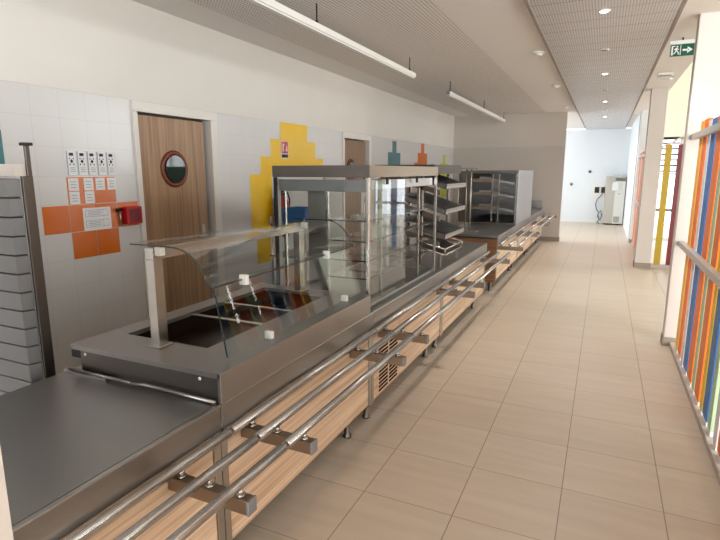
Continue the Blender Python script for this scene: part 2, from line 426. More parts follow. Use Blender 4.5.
for x in (-1.5, -.33, .84, 2.01, 3.24): f.box(x, x+.06, -4.15, -4.1, .08, 2.42)
window('window_added_rear', f, B(M['glass'], -1.44, 3.24, -4.13, -4.123, .08, 2.42))

# doors
def door(n, y0, y1, wm, gap, py, handle_y):
    fr = MB(M['frame_white'])
    iy0, iy1, iz = y0+.045, y1-.105, 2.062
    fr.box(WX-.12, WX+.022, y0, iy0, 0, iz).box(WX-.12, WX+.022, iy1, y1-.04, 0, iz).box(WX-.12, WX+.022, y0, y1-.04, iz, DT)
    fr.box(WX-.12, WX+.012, y1-.04, y1, 0, DT)
    d = struct('door_%d' % n, fr, bevel=.004)
    X0, X1 = WX-.075, WX-.03
    # leaf with a round opening
    seg = 40; R = .125; cz = 1.617
    mb = MB(M[wm]); ly0, ly1, lz0, lz1 = iy0+.004, iy1-gap, .01, iz-.018
    ring = [(py+R*math.cos(2*PI*i/seg), cz+R*math.sin(2*PI*i/seg)) for i in range(seg)]
    def outer(i):
        t = 2*PI*i/seg; c, s = math.cos(t), math.sin(t)
        k = min([((ly1 if c > 0 else ly0)-py)/c if abs(c) > 1e-6 else 1e9, ((lz1 if s > 0 else lz0)-cz)/s if abs(s) > 1e-6 else 1e9])
        return (py+c*k, cz+s*k)
    ot = [outer(i) for i in range(seg)]
    for X in (X0, X1):
        a = [mb.bm.verts.new((X, *p)) for p in ring]; b = [mb.bm.verts.new((X, *p)) for p in ot]
        cn = {}
        for i in range(seg):
            j = (i+1) % seg
            mb.bm.faces.new([a[i], a[j], b[j], b[i]])
            p, q = ot[i], ot[j]
            if abs(p[0]-q[0]) > 1e-5 and abs(p[1]-q[1]) > 1e-5:
                cy = p[0] if abs(p[0]-ly0) < 1e-5 or abs(p[0]-ly1) < 1e-5 else q[0]
                czz = p[1] if abs(p[1]-lz0) < 1e-5 or abs(p[1]-lz1) < 1e-5 else q[1]
                v = mb.bm.verts.new((X, cy, czz)); mb.bm.faces.new([b[i], b[j], v])
    lf = build('door_leaf', mb, d)
    build('porthole_frame', MB(M['redwood']).lathe((X1-.05, py, cz), (1, 0, 0), [(.118, 0), (.118, .052), (.118, .055), (.125, .066), (.15, .066), (.16, .055), (.16, .05)], 40), lf)
    build('porthole_pane', MB(M['porthole']).lathe((X1+.0175, py, cz), (1, 0, 0), [(.116, 0), (.116, .004)], 40), lf)
    build('door_shadow_gap', MB(M['black']).box(X0-.02, X0-.004, iy0, iy1, 0, iz), d)
    build('handle', MB(M['steel']).cyl((X1, handle_y, 1.0), (X1+.05, handle_y, 1.0), .01).cyl((X1+.05, handle_y-.005, 1.0), (X1+.05, handle_y-.12, 1.0), .01).box(X1, X1+.008, handle_y-.02, handle_y+.02, .9, 1.1), lf)
def porthole_mat():
    m, nt, b = base_mat('porthole_glass')
    b.inputs['Base Color'].default_value = lin((46, 58, 54)); b.inputs['Roughness'].default_value = .04
    b.inputs['Specular IOR Level'].default_value = .35
    return m
M['porthole'] = porthole_mat()
door(1, D1[0], D1[1], 'wood_door', .055, 3.528, 3.85)
door(2, D2[0], D2[1], 'wood_door2', .05, 7.07, 7.5)

# ------------------------------------------------------------------ serving counters
TOPZ = .77; AX = -1.195; BX = -2.0; RX = (-1.172, -1.056, -.936); RZ = .662
def counter(y0, y1, label, brs, rail, mat_panel='wood_panel', grille=None, strip_first=True, side=False, dividers=()):
    t = thing('serving_counter', ((AX+BX)/2, (y0+y1)/2, 0), label, 'counter', 'serving counter units with tray rails')
    build('worktop', MB(M['steel_top']).box(BX, AX-.0202, y0+.002, y1-.002, TOPZ-.03, TOPZ-.0004), t)
    build('apron', MB(M['steel_y']).box(AX-.02, AX, y0+.002, y1-.002, .668, TOPZ), t, .004)
    build('carcass', MB(M['dark']).box(BX+.02, -1.24, y0+.02, y1-.02, .17, TOPZ-.031), t)
    xs = [y0+.032]+list(dividers)+[y1-.032]
    for a, b in zip(xs, xs[1:]):
        build('front_panel', MB(M[mat_panel]).box(-1.236, -1.216, a+.004, b-.004, .178, .664), t, .002)
    for q in (y0+.018, y1-.018):
        build('edge_strip', MB(M['steel_post']).box(-1.24, -1.208, q-.0168, q+.0168, .165, .665), t, .001)
    if grille:
        g = MB(M['wood_panel']).box(-1.2155, -1.2105, grille[0], grille[1], grille[2], grille[3])
        go = build('vent_grille', g, t)
        gm = MB(M['slot']); n = 12; my = (grille[0]+grille[1])/2
        for i in range(n):
            z = grille[2]+.012+(grille[3]-grille[2]-.024)*i/(n-1)
            gm.box(-1.213, -1.209, grille[0]+.012, my-.012, z-.0075, z+.0075).box(-1.213, -1.209, my+.012, grille[1]-.012, z-.0075, z+.0075)
        build('vent_slot', gm, go)
    if side:
        build('side_panel', MB(M['wood_side']).box(BX+.01, -1.21, y0-.012, y0+.003, .15, TOPZ-.05), t, .002)
    for fx in (-1.31, -1.88):
        for fy in (y0+.14, y1-.14):
            build('foot', MB(M['foot']).lathe((fx, fy, 0), (0, 0, 1), [(.026, 0), (.026, .012), (.017, .02), (.017, .17)], 14), t)
    for x in RX:
        build('rail_tube', MB(M['tube']).lathe((x, rail[0], RZ), (0, 1, 0), [(.012, 0), (.017, .004), (.017, rail[1]-rail[0]-.004), (.012, rail[1]-rail[0])], 18), t)
    for by in brs:
        b = build('rail_bracket', MB(M['bracket']).box(-1.216, -.9, by-.02, by+.02, .575, .622), t, .002)
        build('end_cap', MB(M['grey_panel']).box(-.9, -.893, by-.021, by+.021, .574, .623), b, .001)
        for x in RX:
            build('rail_peg', MB(M['steel_post']).cyl((x, by, .622), (x, by, RZ-.012), .010, 12).cyl((x, by, .622), (x, by, .630), .015, 12), b)
    return t
u1 = counter(.60, 1.385, 'bare steel serving counter at the near end, in front of the raised well', (.63, 1.15), (.60, 1.392))
build('corner_strip', MB(M['steel_post']).box(-1.21, AX+.003, 1.374, 1.384, .66, TOPZ), u1)
build('rear_lip', MB(M['steel']).box(BX, BX+.25, 1.352, 1.378, TOPZ, TOPZ+.012).tube([(BX+.02, 1.362, TOPZ+.018), (-1.62, 1.362, TOPZ+.014)], .006).tube([(-1.62, 1.36, TOPZ+.012), (-1.55, 1.365, TOPZ+.018), (-1.21, 1.37, TOPZ+.010)], .007), u1)
counter(1.387, 2.775, 'serving counter unit carrying the raised steel well with curved glass', (1.53, 2.50), (1.405, 2.735))
counter(2.777, 4.318, 'serving counter unit with black vent slots in its wood front', (2.905, 4.17), (2.748, 4.345), grille=(2.885, 3.235, .20, .50), dividers=(3.28,))
counter(4.32, 6.14, 'serving counter unit under the open sloped racks, ending at the gap', (4.57, 5.92), (4.358, 6.12), dividers=(5.2,))
counter(6.87, 8.75, 'serving counter beyond the gap, with a brown wood end panel', (6.98, 8.60), (6.88, 8.74), side=True, dividers=(7.8,))
counter(8.752, 10.6, 'middle serving counter of the far run beyond the gap', (8.9, 10.45), (8.76, 10.59), dividers=(9.7,))
u7 = counter(10.602, 12.45, 'last serving counter of the far run, next to the grey back wall', (10.75, 12.3), (10.61, 12.44), dividers=(11.5,))
build('upstand', MB(M['steel']).box(-1.9, -1.22, 12.38, 12.42, TOPZ, TOPZ+.18), u7, .006)

# ------------------------------------------------------------------ raised cold well with curved sneeze guard
y0, y1 = 1.383, 2.722; z0, z1 = TOPZ+.001, .885
W = thing('cold_display_well', (-1.6, 2.05, TOPZ), 'raised stainless display well with dark recess under a curved glass guard', 'display well')
wx0, wx1, wy0, wy1 = -1.88, -1.425, 1.585, 2.63
hs = MB(M['steel_top'])
hs.box(-1.985, wx0, y0, y1, z1-.02, z1).box(wx1, AX, y0, y1, z1-.02, z1).box(wx0, wx1, y0, wy0, z1-.02, z1).box(wx0, wx1, wy1, y1, z1-.02, z1)
build('rim', hs, W)
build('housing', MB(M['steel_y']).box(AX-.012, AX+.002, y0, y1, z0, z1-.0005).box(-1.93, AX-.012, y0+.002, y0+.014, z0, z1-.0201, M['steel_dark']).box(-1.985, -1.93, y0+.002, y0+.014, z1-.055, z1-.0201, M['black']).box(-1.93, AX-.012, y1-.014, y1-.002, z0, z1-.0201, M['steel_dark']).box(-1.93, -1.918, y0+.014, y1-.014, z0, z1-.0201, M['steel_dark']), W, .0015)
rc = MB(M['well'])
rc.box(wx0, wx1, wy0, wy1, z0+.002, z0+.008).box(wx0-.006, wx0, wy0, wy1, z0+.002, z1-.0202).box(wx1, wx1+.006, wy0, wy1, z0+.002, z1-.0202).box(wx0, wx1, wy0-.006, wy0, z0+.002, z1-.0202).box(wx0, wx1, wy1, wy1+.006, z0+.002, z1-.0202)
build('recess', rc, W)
for yb in (1.985, 2.25):
    build('divider_bar', MB(M['steel_post']).box(wx0+.001, wx1-.001, yb-.012, yb+.012, z1-.022, z1-.006), W, .002)
for q in ((-1.29), (-1.9)):
    build('bolt', MB(M['white']).lathe((q, y0+.003, .852), (0, -1, 0), [(.007, 0), (.007, .003), (.003, .005)], 12), W)
for py in (1.53, 2.64):
    p = build('guard_post', MB(M['steel_post']).box(-1.65, -1.605, py-.025, py+.025, z1, 1.25), W, .002)
    build('foot_plate', MB(M['steel']).box(-1.665, -1.59, py-.04, py+.04, z1, z1+.006), p, .001)
build('guard_beam', MB(M['steel_post']).box(-1.65, -1.605, 1.505, 2.665, 1.25, 1.298), W, .002)
# curved canopy
prof = [(-1.72, 1.3075), (-1.6, 1.3078), (-1.5, 1.307)]
cx, czc, r = -1.495, 1.152, .155
for i in range(1, 9):
    a = math.radians(90-10*i); prof.append((cx+r*math.cos(a), czc+r*math.sin(a)))
prof.append((-1.322, 1.165))
def sheet(prof, th):
    up = []
    for i, p in enumerate(prof):
        a = Vector(prof[max(i-1, 0)]); b = Vector(prof[min(i+1, len(prof)-1)]); d = (b-a).normalized()
        up.append((p[0]-d.y*th, p[1]+d.x*th))
    return prof+up[::-1]
can = build('canopy_glass', MB(M['guard_glass']).prism(sheet(prof, .006), 1.50, 2.745, None, True), W)
em = MB(M['glass_edge'])
pp = sheet(prof, .006); n = len(prof)
em.prism(pp, 1.4975, 1.4995)
build('glass_edge', MB(M['glass_edge']).prism(pp, 2.7455, 2.7475), can)
build('glass_edge', MB(M['glass_edge']).box(-1.3245, -1.3155, 1.50, 2.745, 1.160, 1.1645), can)
build('glass_edge', em, can)
lp = [(-1.316, 1.158), (-1.268, .892)]
low = build('front_glass', MB(M['glass']).prism(sheet(lp, .006), 1.515, 2.735), W)
build('glass_edge', MB(M['glass_edge']).prism(sheet(lp, .006), 1.5125, 1.5145), low)
for yc in (1.70, 2.41):
    build('glass_clip', MB(M['white']).box(-1.333, -1.296, yc-.010, yc+.010, 1.140, 1.182), W, .003)
for yc in (1.80, 2.53):
    build('glass_clip', MB(M['white']).box(-1.288, -1.250, yc-.010, yc+.010, z1, .918), W, .003)
for (px, py) in ((-1.57, 1.525), (-1.57, 2.64)):
    build('beam_clip', MB(M['white']).box(-1.604, -1.572, py-.014, py+.014, 1.268, 1.302), W, .003)

# ------------------------------------------------------------------ sloped shelf trays
def tray_part(parent, name, ya, yb, xb, zb, xf, zf, m='steel', lip=.035, slots=True):
    d = Vector((xf-xb, 0, zf-zb)).normalized(); nrm = Vector((-d.z, 0, d.x))
    mb = MB(M[m])
    def P(s, y, h):
        p = Vector((xb, y, zb))+d*s+nrm*h; return p
    L = (Vector((xf, 0, zf))-Vector((xb, 0, zb))).length
    def bx(s0, s1, ya_, yb_, h0, h1, mm=None):
        mb.hexa([P(s0, ya_, h0), P(s1, ya_, h0), P(s1, yb_, h0), P(s0, yb_, h0), P(s0, ya_, h1), P(s1, ya_, h1), P(s1, yb_, h1), P(s0, yb_, h1)], mm)
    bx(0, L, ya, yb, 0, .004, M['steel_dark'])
    bx(0, L, ya, ya+.012, 0, lip); bx(0, L, yb-.012, yb, 0, lip); bx(L-.012, L, ya, yb, 0, lip); bx(0, .012, ya, yb, 0, lip)
    if slots:
        k = 5
        for i in range(1, k): bx(0, L, ya+(yb-ya)*i/k-.004, ya+(yb-ya)*i/k+.004, .004, .02)
    o = build(name, mb, parent)
    return o

# ------------------------------------------------------------------ glass display cabinet
G = thing('glass_display_cabinet', (-1.54, 3.45, TOPZ), 'large glass display cabinet with steel header on the counter, nearest of the cabinets', 'display cabinet')
gx0, gx1, gy0, gy1, gt = -1.89, -1.225, 2.77, 4.14, 1.633
zb = TOPZ+.001
build('base_tray', MB(M['steel_top']).box(gx0, gx1-.03, gy0+.02, gy1, zb, zb+.018), G, .002)
build('roof', MB(M['steel_dark']).box(gx0+.004, gx1-.004, gy0+.004, gy1-.004, gt-.02, gt), G)
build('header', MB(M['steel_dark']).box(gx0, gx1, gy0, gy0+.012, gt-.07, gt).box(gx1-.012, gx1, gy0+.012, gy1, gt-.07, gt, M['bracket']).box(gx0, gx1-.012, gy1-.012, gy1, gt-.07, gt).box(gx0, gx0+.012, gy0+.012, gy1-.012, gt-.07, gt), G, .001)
build('under_rail', MB(M['grey_panel']).box(gx0+.03, gx1-.03, gy0+.03, gy0+.06, gt-.155, gt-.085).box(gx1-.055, gx1-.03, gy0+.06, gy1-.05, gt-.145, gt-.085, M['steel_y']), G, .002)
for (x, y) in ((gx0+.013, gy0+.013), (gx1-.013, gy0+.013), (gx1-.013, gy1-.013), (gx0+.013, gy1-.013)):
    build('corner_post', MB(M['black'] if (x < -1.7 and y < 3) else M['steel_post']).box(x-.0095, x+.0095, y-.0095, y+.0095, zb, gt-.071), G, .0015)
build('inner_column', MB(M['steel']).box(-1.69, -1.63, gy1-.09, gy1-.03, zb+.018, gt-.16), G, .003)
build('inner_column', MB(M['steel']).box(-1.69, -1.556, 2.86, 2.90, zb+.018, gt-.156), G, .003)
for (x, y) in ((gx0+.05, gy0+.06), (gx1-.06, gy0+.32), (gx1-.06, gy1-.30), (-1.542, gy0+.075), (-1.52, gy1-.04)):
    build('shelf_upright', MB(M['steel_post']).box(x-.008, x+.008, y-.008, y+.008, zb+.018, gt-.16), G)
for k, z in enumerate((1.30, 1.175, 1.055, .945)):
    sx0, sx1, sy0, sy1 = -1.535, gx1-.05, gy0+.07, gy1-.05
    sh = build('glass_shelf', MB(M['glass']).box(sx0, sx1, sy0, sy1, z, z+.006), G)
    e = MB(M['glass_edge'])
    e.poly3([(sx0, sy0-.004, z-.0015), (sx1+.004, sy0-.004, z-.0015), (sx1+.004, sy1+.004, z-.0015), (sx1, sy1+.004, z-.0015), (sx1, sy0, z-.0015), (sx0, sy0, z-.0015)], (0, 0, .009))
    build('shelf_edge', e, sh)
    for q in (sy0+.28, sy1-.30):
        build('shelf_bracket', MB(M['rubber']).box(sx0, sx1, q, q+.01, z-.014, z-.002), sh)
build('front_glass', MB(M['glass']).box(gx0+.03, gx1-.03, gy0+.008, gy0+.014, zb+.02, gt-.075), G)
build('side_glass', MB(M['glass']).box(gx1-.016, gx1-.010, gy0+.03, gy0+.66, zb+.02, gt-.09), G)
for q in (gy0+.03, gy0+.63, gy1-.06): build('rear_door_frame', MB(M['frame_white']).box(gx0+.008, gx0+.02, q, q+.03, zb+.02, gt-.08), G)
build('bottom_rail', MB(M['steel_post']).box(gx0+.03, gx1-.03, gy1-.02, gy1-.006, zb+.018, zb+.032), G)
for q in (3.05, 3.62): build('door_hinge', MB(M['rubber']).box(gx1-.008, gx1+.004, q-.012, q+.012, gt-.115, gt-.072), G, .001)

# ------------------------------------------------------------------ open rack with sloped trays
R2 = thing('sloped_tray_rack', (-1.6, 4.85, TOPZ), 'open steel rack of sloped trays standing between the glass cabinet and the far steel cabinet', 'rack')
ra, rb = 4.42, 5.27
for (x, y) in ((-1.86, ra), (-1.86, rb), (-1.45, ra), (-1.45, rb)):
    build('upright', MB(M['steel_post']).box(x-.012, x+.012, y-.012, y+.012, zb, 1.575), R2, .001)
build('top_panel', MB(M['dark']).box(-1.89, -1.33, ra-.03, rb+.03, 1.575, 1.655), R2, .003)
build('rear_panel', MB(M['steel_dark']).box(-1.875, -1.873, ra+.014, rb-.014, zb+.05, 1.58), R2)
for k, (zk) in enumerate((1.44, 1.215, .99)):
    s = tray_part(R2, 'sloped_tray', ra+.12, rb-.02, -1.72, zk+.14, -1.27, zk, 'steel', .04)
    build('tray_support', MB(M['bracket']).hexa([(-1.85, ra-.012, zk+.12), (-1.28, ra-.012, zk-.05), (-1.28, ra+.004, zk-.05), (-1.85, ra+.004, zk+.12), (-1.85, ra-.012, zk+.17), (-1.28, ra-.012, zk-.005), (-1.28, ra+.004, zk-.005), (-1.85, ra+.004, zk+.17)]), s)
    build('front_lip', MB(M['steel']).box(-1.268, -1.262, ra+.12, rb-.02, zk+.008, zk+.045), s)
# wire tray at the counter
P4 = [Vector((-1.60, 4.33, .985)), Vector((-1.20, 4.33, .885)), Vector((-1.20, 4.92, .885)), Vector((-1.60, 4.92, .985))]
P5 = [p+Vector((0, 0, .05)) for p in P4]
f = MB(M['steel_post'])
for q in (P4, P5):
    for a, b in zip(q, q[1:]+q[:1]): f.cyl(a, b, .007, 8)
for a, b in zip(P4, P5): f.cyl(a, b, .005, 8)
bk = build('low_basket', f, R2)
build('mesh_floor', MB(M['steel_dark']).poly3(P4, (0, 0, .004)), bk)
for (x, y, z) in ((-1.60, 4.34, .98), (-1.60, 4.89, .98), (-1.26, 4.34, .89), (-1.26, 4.89, .89)): build('stand', MB(M['steel']).box(x, x+.02, y, y+.02, zb, z), bk)

# ------------------------------------------------------------------ far steel cabinet
G3 = thing('steel_display_cabinet', (-1.58, 9.3, TOPZ), 'dark steel cabinet with bright metal side on the far counter run', 'display cabinet')
c0, c1, cy0, cy1, ct = -1.97, -1.2, 8.42, 10.15, 1.61
build('side_panel', MB(M['steel']).box(c1-.02, c1, cy0, cy1, zb, ct), G3, .004)
build('rear_panel', MB(M['steel']).box(c0, c0+.015, cy0, cy1, zb, ct), G3)
build('end_panel', MB(M['steel']).box(c0+.016, c1-.021, cy1-.02, cy1, zb, ct), G3)
build('top_panel', MB(M['steel_dark']).box(c0+.016, c1-.021, cy0, cy1-.021, ct-.05, ct), G3, .002)
build('bottom_panel', MB(M['steel_dark']).box(c0+.016, c1-.021, cy0+.01, cy1-.021, zb, zb+.02), G3)
for x in (-1.945, -1.60, -1.50, -1.235):
    build('upright', MB(M['steel_post']).box(x-.009, x+.009, cy0+.02, cy0+.038, zb+.02, ct-.05), G3)
for zk in (1.38, 1.17, .95):
    s = tray_part(G3, 'sloped_tray', cy0+.05, cy0+1.0, -1.82, zk+.10, -1.26, zk, 'steel', .04)
    build('tray_support', MB(M['bracket']).box(-1.93, -1.5, cy0+.042, cy0+.049, zk+.05, zk+.1), s)
build('louvre_panel', (lambda mb: [mb.box(-1.40, -1.25, cy0+1.2, cy0+1.21, .9+i*.06, .93+i*.06) for i in range(10)] and mb)(MB(M['frame_white'])), G3)
R4 = thing('plate_dispenser', (-1.6, 7.2, TOPZ), 'slim steel upright frame at the near end of the far counter run', 'dispenser')
for x in (-1.83, -1.72, -1.66):
    build('upright', MB(M['steel_post']).cyl((x, 7.2, zb+.012), (x, 7.2, 1.62), .011, 10), R4)
build('top_bar', MB(M['steel']).box(-1.85, -1.56, 7.185, 7.215, 1.62, 1.645), R4, .002)
build('base_plate', MB(M['steel']).box(-1.86, -1.55, 7.1, 7.3, zb, zb+.012), R4, .002)
build('rear_plate', MB(M['steel_dark']).box(-1.83, -1.66, 7.212, 7.218, .9, 1.6), R4)

# ------------------------------------------------------------------ grey rack at the left
K = thing('grey_panel_rack', (-2.7, 1.35, 0), 'grey rack of stacked panels with a steel post, by the tiled wall at far left', 'rack')
build('post', MB(M['steel_dark']).box(-2.124, -2.11, 1.345, 1.39, 0, 1.58).box(-2.122, -2.112, 1.37, 1.39, 1.58, 1.70), K, .002)
build('post_cap', MB(M['rubber']).box(-2.135, -2.10, 1.362, 1.398, 1.70, 1.712), K, .002)
build('post', MB(M['steel_post']).box(-3.30, -3.265, 1.352, 1.395, 0, 1.70), K, .002)
build('top_bar', MB(M['frame_white']).box(-3.26, -2.125, 1.33, 1.38, 1.578, 1.628), K, .002)
for i in range(18):
    z = 1.5715-.0775*(i+1)
    mb = MB(M['grey_panel'])
    pl = [(-3.25, 1.295), (-2.135, 1.295), (-2.125, 1.344), (-2.30, 1.44), (-3.25, 1.44)]
    mb.poly3([(x, y, z+.003) for x, y in pl], (0, 0, .0725))
    build('panel', mb, K, .003)

# ------------------------------------------------------------------ wall items
GP = 'illustrated sheets in a row on the wall'
pos = ['first', 'second', 'middle', 'fourth', 'last']
for i in range(5):
    y = 2.487+i*.081; mb = MB(M['paper']).box(WX, WX+.003, y, y+.074, 1.572, 1.738)
    k = M['ink']; X0, X1 = WX+.003, WX+.004
    mb.box(X0, X1, y, y+.008, 1.572, 1.738, M['inkb'])
    mb.box(X0, X1, y+.022, y+.054, 1.705, 1.725, k)
    mb.box(X0, X1, y+.020, y+.028, 1.682, 1.690, k).box(X0, X1, y+.048, y+.056, 1.682, 1.690, k)
    mb.poly3([(X0, y+.038, 1.682), (X0, y+.050, 1.668), (X0, y+.038, 1.652), (X0, y+.026, 1.668)], (.001, 0, 0), k)
    mb.box(X0, X1, y+.020, y+.027, 1.640, 1.652, k).box(X0, X1, y+.049, y+.056, 1.640, 1.652, k)
    for zz in (1.62, 1.607, 1.594): mb.box(X0, X1, y+.022, y+.062, zz, zz+.004, M['inkb'])
    lab = ['narrow pictogram sheet above the orange tiles, at the end away from the door', 'narrow pictogram sheet above the orange tiles, second from the end away from the door', 'narrow pictogram sheet above the orange tiles, middle one of the five', 'narrow pictogram sheet above the orange tiles, second from the door', 'narrow pictogram sheet above the orange tiles, the one nearest the door'][i]
    single('pictogram_sheet', mb, (WX, y+.037, 1.655), lab, 'sheet', GP)
sp = [(2.482, 1.462), (2.602, 1.462), (2.70, 1.462), (2.80, 1.462), (2.482, 1.368), (2.602, 1.368)]
labs = ['small white card, first of the upper four on orange tiles', 'small white card, second of the upper four on orange tiles', 'small white card, third of the upper four on orange tiles', 'small white card, upper row, end nearest the door', 'small white card in the lower row, away from the door', 'small white card in the lower row, beside the plain orange tile']
for (y, z), lab in zip(sp, labs):
    mb = MB(M['paper']).box(WX+.0016, WX+.0045, y, y+.078, z, z+.088)
    for q in (.02, .04, .06): mb.box(WX+.0045, WX+.005, y+.015, y+.06, z+q, z+q+.005, M['inkb'])
    single('small_card', mb, (WX+.0016, y+.04, z), lab, 'card', 'small cards on the orange tiles')
mb = MB(M['paper']).box(WX+.0016, WX+.005, 2.572, 2.805, 1.17, 1.335)
for zc in (1.27, 1.195):
    for a, b, c, d in ((2.59, 2.785, zc, zc+.003), (2.59, 2.785, zc+.047, zc+.05), (2.59, 2.593, zc, zc+.05), (2.782, 2.785, zc, zc+.05), (2.735, 2.738, zc, zc+.05)): mb.box(WX+.005, WX+.0055, a, b, c, d, M['inkb'])
    for q in (.012, .024, .036): mb.box(WX+.005, WX+.0055, 2.61, 2.72, zc+q, zc+q+.004, M['inkb'])
single('notice_sheet', mb, (WX, 2.69, 1.17), 'white landscape notice with two boxed drawings pinned on orange tiles', 'notice')
A = thing('fire_alarm_box', (WX, 2.98, 1.19), 'red fire alarm box on the wall beside the wooden door', 'alarm box')
build('housing', MB(M['red']).box(WX+.0016, WX+.065, 2.905, 3.055, 1.19, 1.325), A, .008)
build('front_plate', MB(M['reddark']).box(WX+.065, WX+.068, 2.925, 3.035, 1.205, 1.31), A, .002)
H = thing('break_glass_hammer', (WX, 2.875, 1.2), 'small metal hammer hung beside the red alarm box', 'hammer')
build('handle', MB(M['steel_post']).cyl((WX+.02, 2.872, 1.30), (WX+.02, 2.888, 1.18), .007, 10), H)
build('head', MB(M['black']).cyl((WX+.02, 2.845, 1.303), (WX+.02, 2.895, 1.309), .012, 12).box(WX, WX+.02, 2.862, 2.878, 1.295, 1.31), H)
mb = MB(M['paper']).box(WX+.0016, WX+.006, 5.17, 5.32, 1.745, 1.94)
mb.box(WX+.006, WX+.0065, 5.177, 5.313, 1.80, 1.933, M['red']).box(WX+.006, WX+.0065, 5.177, 5.313, 1.752, 1.79, M['ink'])
mb.box(WX+.0065, WX+.007, 5.20, 5.222, 1.82, 1.905, M['paper']).box(WX+.0065, WX+.007, 5.205, 5.217, 1.905, 1.918, M['paper']).box(WX+.0065, WX+.007, 5.222, 5.245, 1.893, 1.902, M['paper'])
mb.poly3([(WX+.0065, 5.26, 1.825), (WX+.0065, 5.30, 1.825), (WX+.0065, 5.29, 1.90), (WX+.0065, 5.275, 1.87)], (.0005, 0, 0), M['paper'])
single('extinguisher_sign', mb, (WX, 5.24, 1.745), 'small red and white fire extinguisher sign on yellow tiles', 'sign')
F = thing('fire_extinguisher', (WX+.1, 5.020, .85), 'red fire extinguisher hung on the wall below its sign', 'fire extinguisher')
build('cylinder', MB(M['red']).lathe((WX+.1, 5.020, .86), (0, 0, 1), [(.05, 0), (.075, .015), (.078, .04), (.078, .36), (.06, .42), (.028, .45), (.025, .47)], 20), F)
build('valve', MB(M['black']).cyl((WX+.1, 5.020, 1.33), (WX+.1, 5.020, 1.39), .022, 12).box(WX+.09, WX+.11, 4.940, 5.040, 1.385, 1.40).box(WX+.09, WX+.11, 4.930, 5.040, 1.415, 1.43), F)
build('hose', MB(M['black']).tube([(WX+.1, 5.040, 1.36), (WX+.12, 5.100, 1.36), (WX+.13, 5.125, 1.28), (WX+.12, 5.120, 1.1), (WX+.11, 5.115, .98)], .01), F)
build('wall_bracket', MB(M['steel']).box(WX, WX+.03, 4.990, 5.050, 1.1, 1.3), F)

# trolley with blue crate behind the cabinet
T2 = thing('steel_trolley', (-2.9, 4.75, 0), 'steel trolley behind the counter, seen through the glass cabinet', 'trolley')
for (x, y) in ((-3.1, 4.5), (-2.7, 4.5), (-3.1, 5.0), (-2.7, 5.0)):
    build('leg', MB(M['tube']).cyl((x, y, .1), (x, y, 1.14), .012, 12), T2)
    build('castor', MB(M['rubber']).cyl((x-.012, y, .05), (x+.012, y, .05), .05, 16).box(x-.016, x+.016, y-.02, y+.02, .06, .11), T2)
for z in (.35, .72, 1.06): build('shelf', MB(M['steel_top']).box(-3.12, -2.68, 4.48, 5.02, z, z+.02), T2, .003)
a0, a1, b0, b1 = -3.06, -2.74, 4.58, 4.90
mb = MB(M['blue_crate']).box(a0, a1, b0, b1, 1.081, 1.09)
mb.box(a0, a0+.008, b0, b1, 1.09, 1.22).box(a1-.008, a1, b0, b1, 1.09, 1.22).box(a0+.008, a1-.008, b0, b0+.008, 1.09, 1.22).box(a0+.008, a1-.008, b1-.008, b1, 1.09, 1.22).box(a0-.01, a1+.01, b0-.01, b0, 1.20, 1.225).box(a1, a1+.01, b0, b1, 1.20, 1.225)
single('blue_crate', mb, (-2.9, 4.74, 1.081), 'open blue plastic crate on the steel trolley', 'crate', bevel=.002)

# ------------------------------------------------------------------ coloured slat screens
def screen(label, group=None): pass
L = thing('slat_screen', (.7, 2.2, 0), 'long screen of bright coloured upright slats along the right of the corridor', 'screen', 'coloured slat screens')
build('base_kerb', MB(M['kerb']).box(.664, .80, -2.0, 5.385, 0, .045), L, .003)
part = [(5.20, 5.035, 'amber'), (5.03, 4.825, 'orange'), (4.82, 4.69, 'white'), (4.68, 4.465, 'blue'), (4.46, 4.225, 'orange'), (4.22, 4.10, 'green'), (4.09, 3.88, 'orange'), (3.86, 3.755, 'yellow'), (3.75, 3.57, 'blue'), (3.56, 3.45, 'green'), (3.38, 3.27, 'white'), (3.25, 3.10, 'orange')]
cyc = ['yellow', 'green', 'blue', 'amber', 'orange', 'white', 'blue', 'orange', 'green', 'orange', 'yellow', 'grey', 'orange']
y = 3.08; i = 0
while y > -1.95:
    wdt = random.uniform(.11, .19); part.append((y, y-wdt+.01, cyc[i % len(cyc)])); y -= wdt; i += 1
nm = dict(green='pale green')
for (a, b, c) in part:
    wv = (a-b); h = random.choice((1.95, 1.975, 2.0))
    o = build('slat', MB(M['s_'+c]).box(.685, .715, a-wv*.82, a, .075, h), L, .002, label='%s slat' % nm.get(c, c))
    build('foot', MB(M['white']).box(.688, .712, a-wv*.76, a-wv*.06, .045, .075), o)
for z in (.965, 1.885):
    build('rail', MB(M['rail_paint']).box(.64, .684, -2.0, 5.31, z-.024, z+.024), L, .003)
    build('wall_bracket', MB(M['steel']).box(.635, .69, 5.30, 5.40, z-.018, z+.018), L, .002)
    for q in (-1.6, .9, 3.6): build('rear_bar', MB(M['tube']).box(.716, .74, q, q+.03, z-.02, z+.02), L)
build('support_post', MB(M['frame_white']).box(.716, .76, .9, .94, .045, 2.0), L)
build('support_post', MB(M['frame_white']).box(.716, .76, -1.6, -1.56, .045, 2.0), L)

L2 = thing('slat_screen', (.7, 11.6, 0), 'salmon and orange slat screen between the two far pillars, seen edge on', 'screen', 'coloured slat screens')
build('base_kerb', MB(M['kerb']).box(.65, .78, 10.06, 13.13, 0, .045), L2, .003)
y = 10.15; i = 0
while y < 12.95:
    c = ('salmon', 'orange', 'salmon', 'white', 'salmon')[i % 5]
    build('slat', MB(M['s_'+c]).box(.655, .685, y, y+.11, .06, 1.98), L2, .002, label='%s slat' % c); y += .17; i += 1
for z in (.965, 1.885): build('rail', MB(M['rail_paint']).box(.62, .654, 10.055, 13.14, z-.024, z+.024), L2, .003)

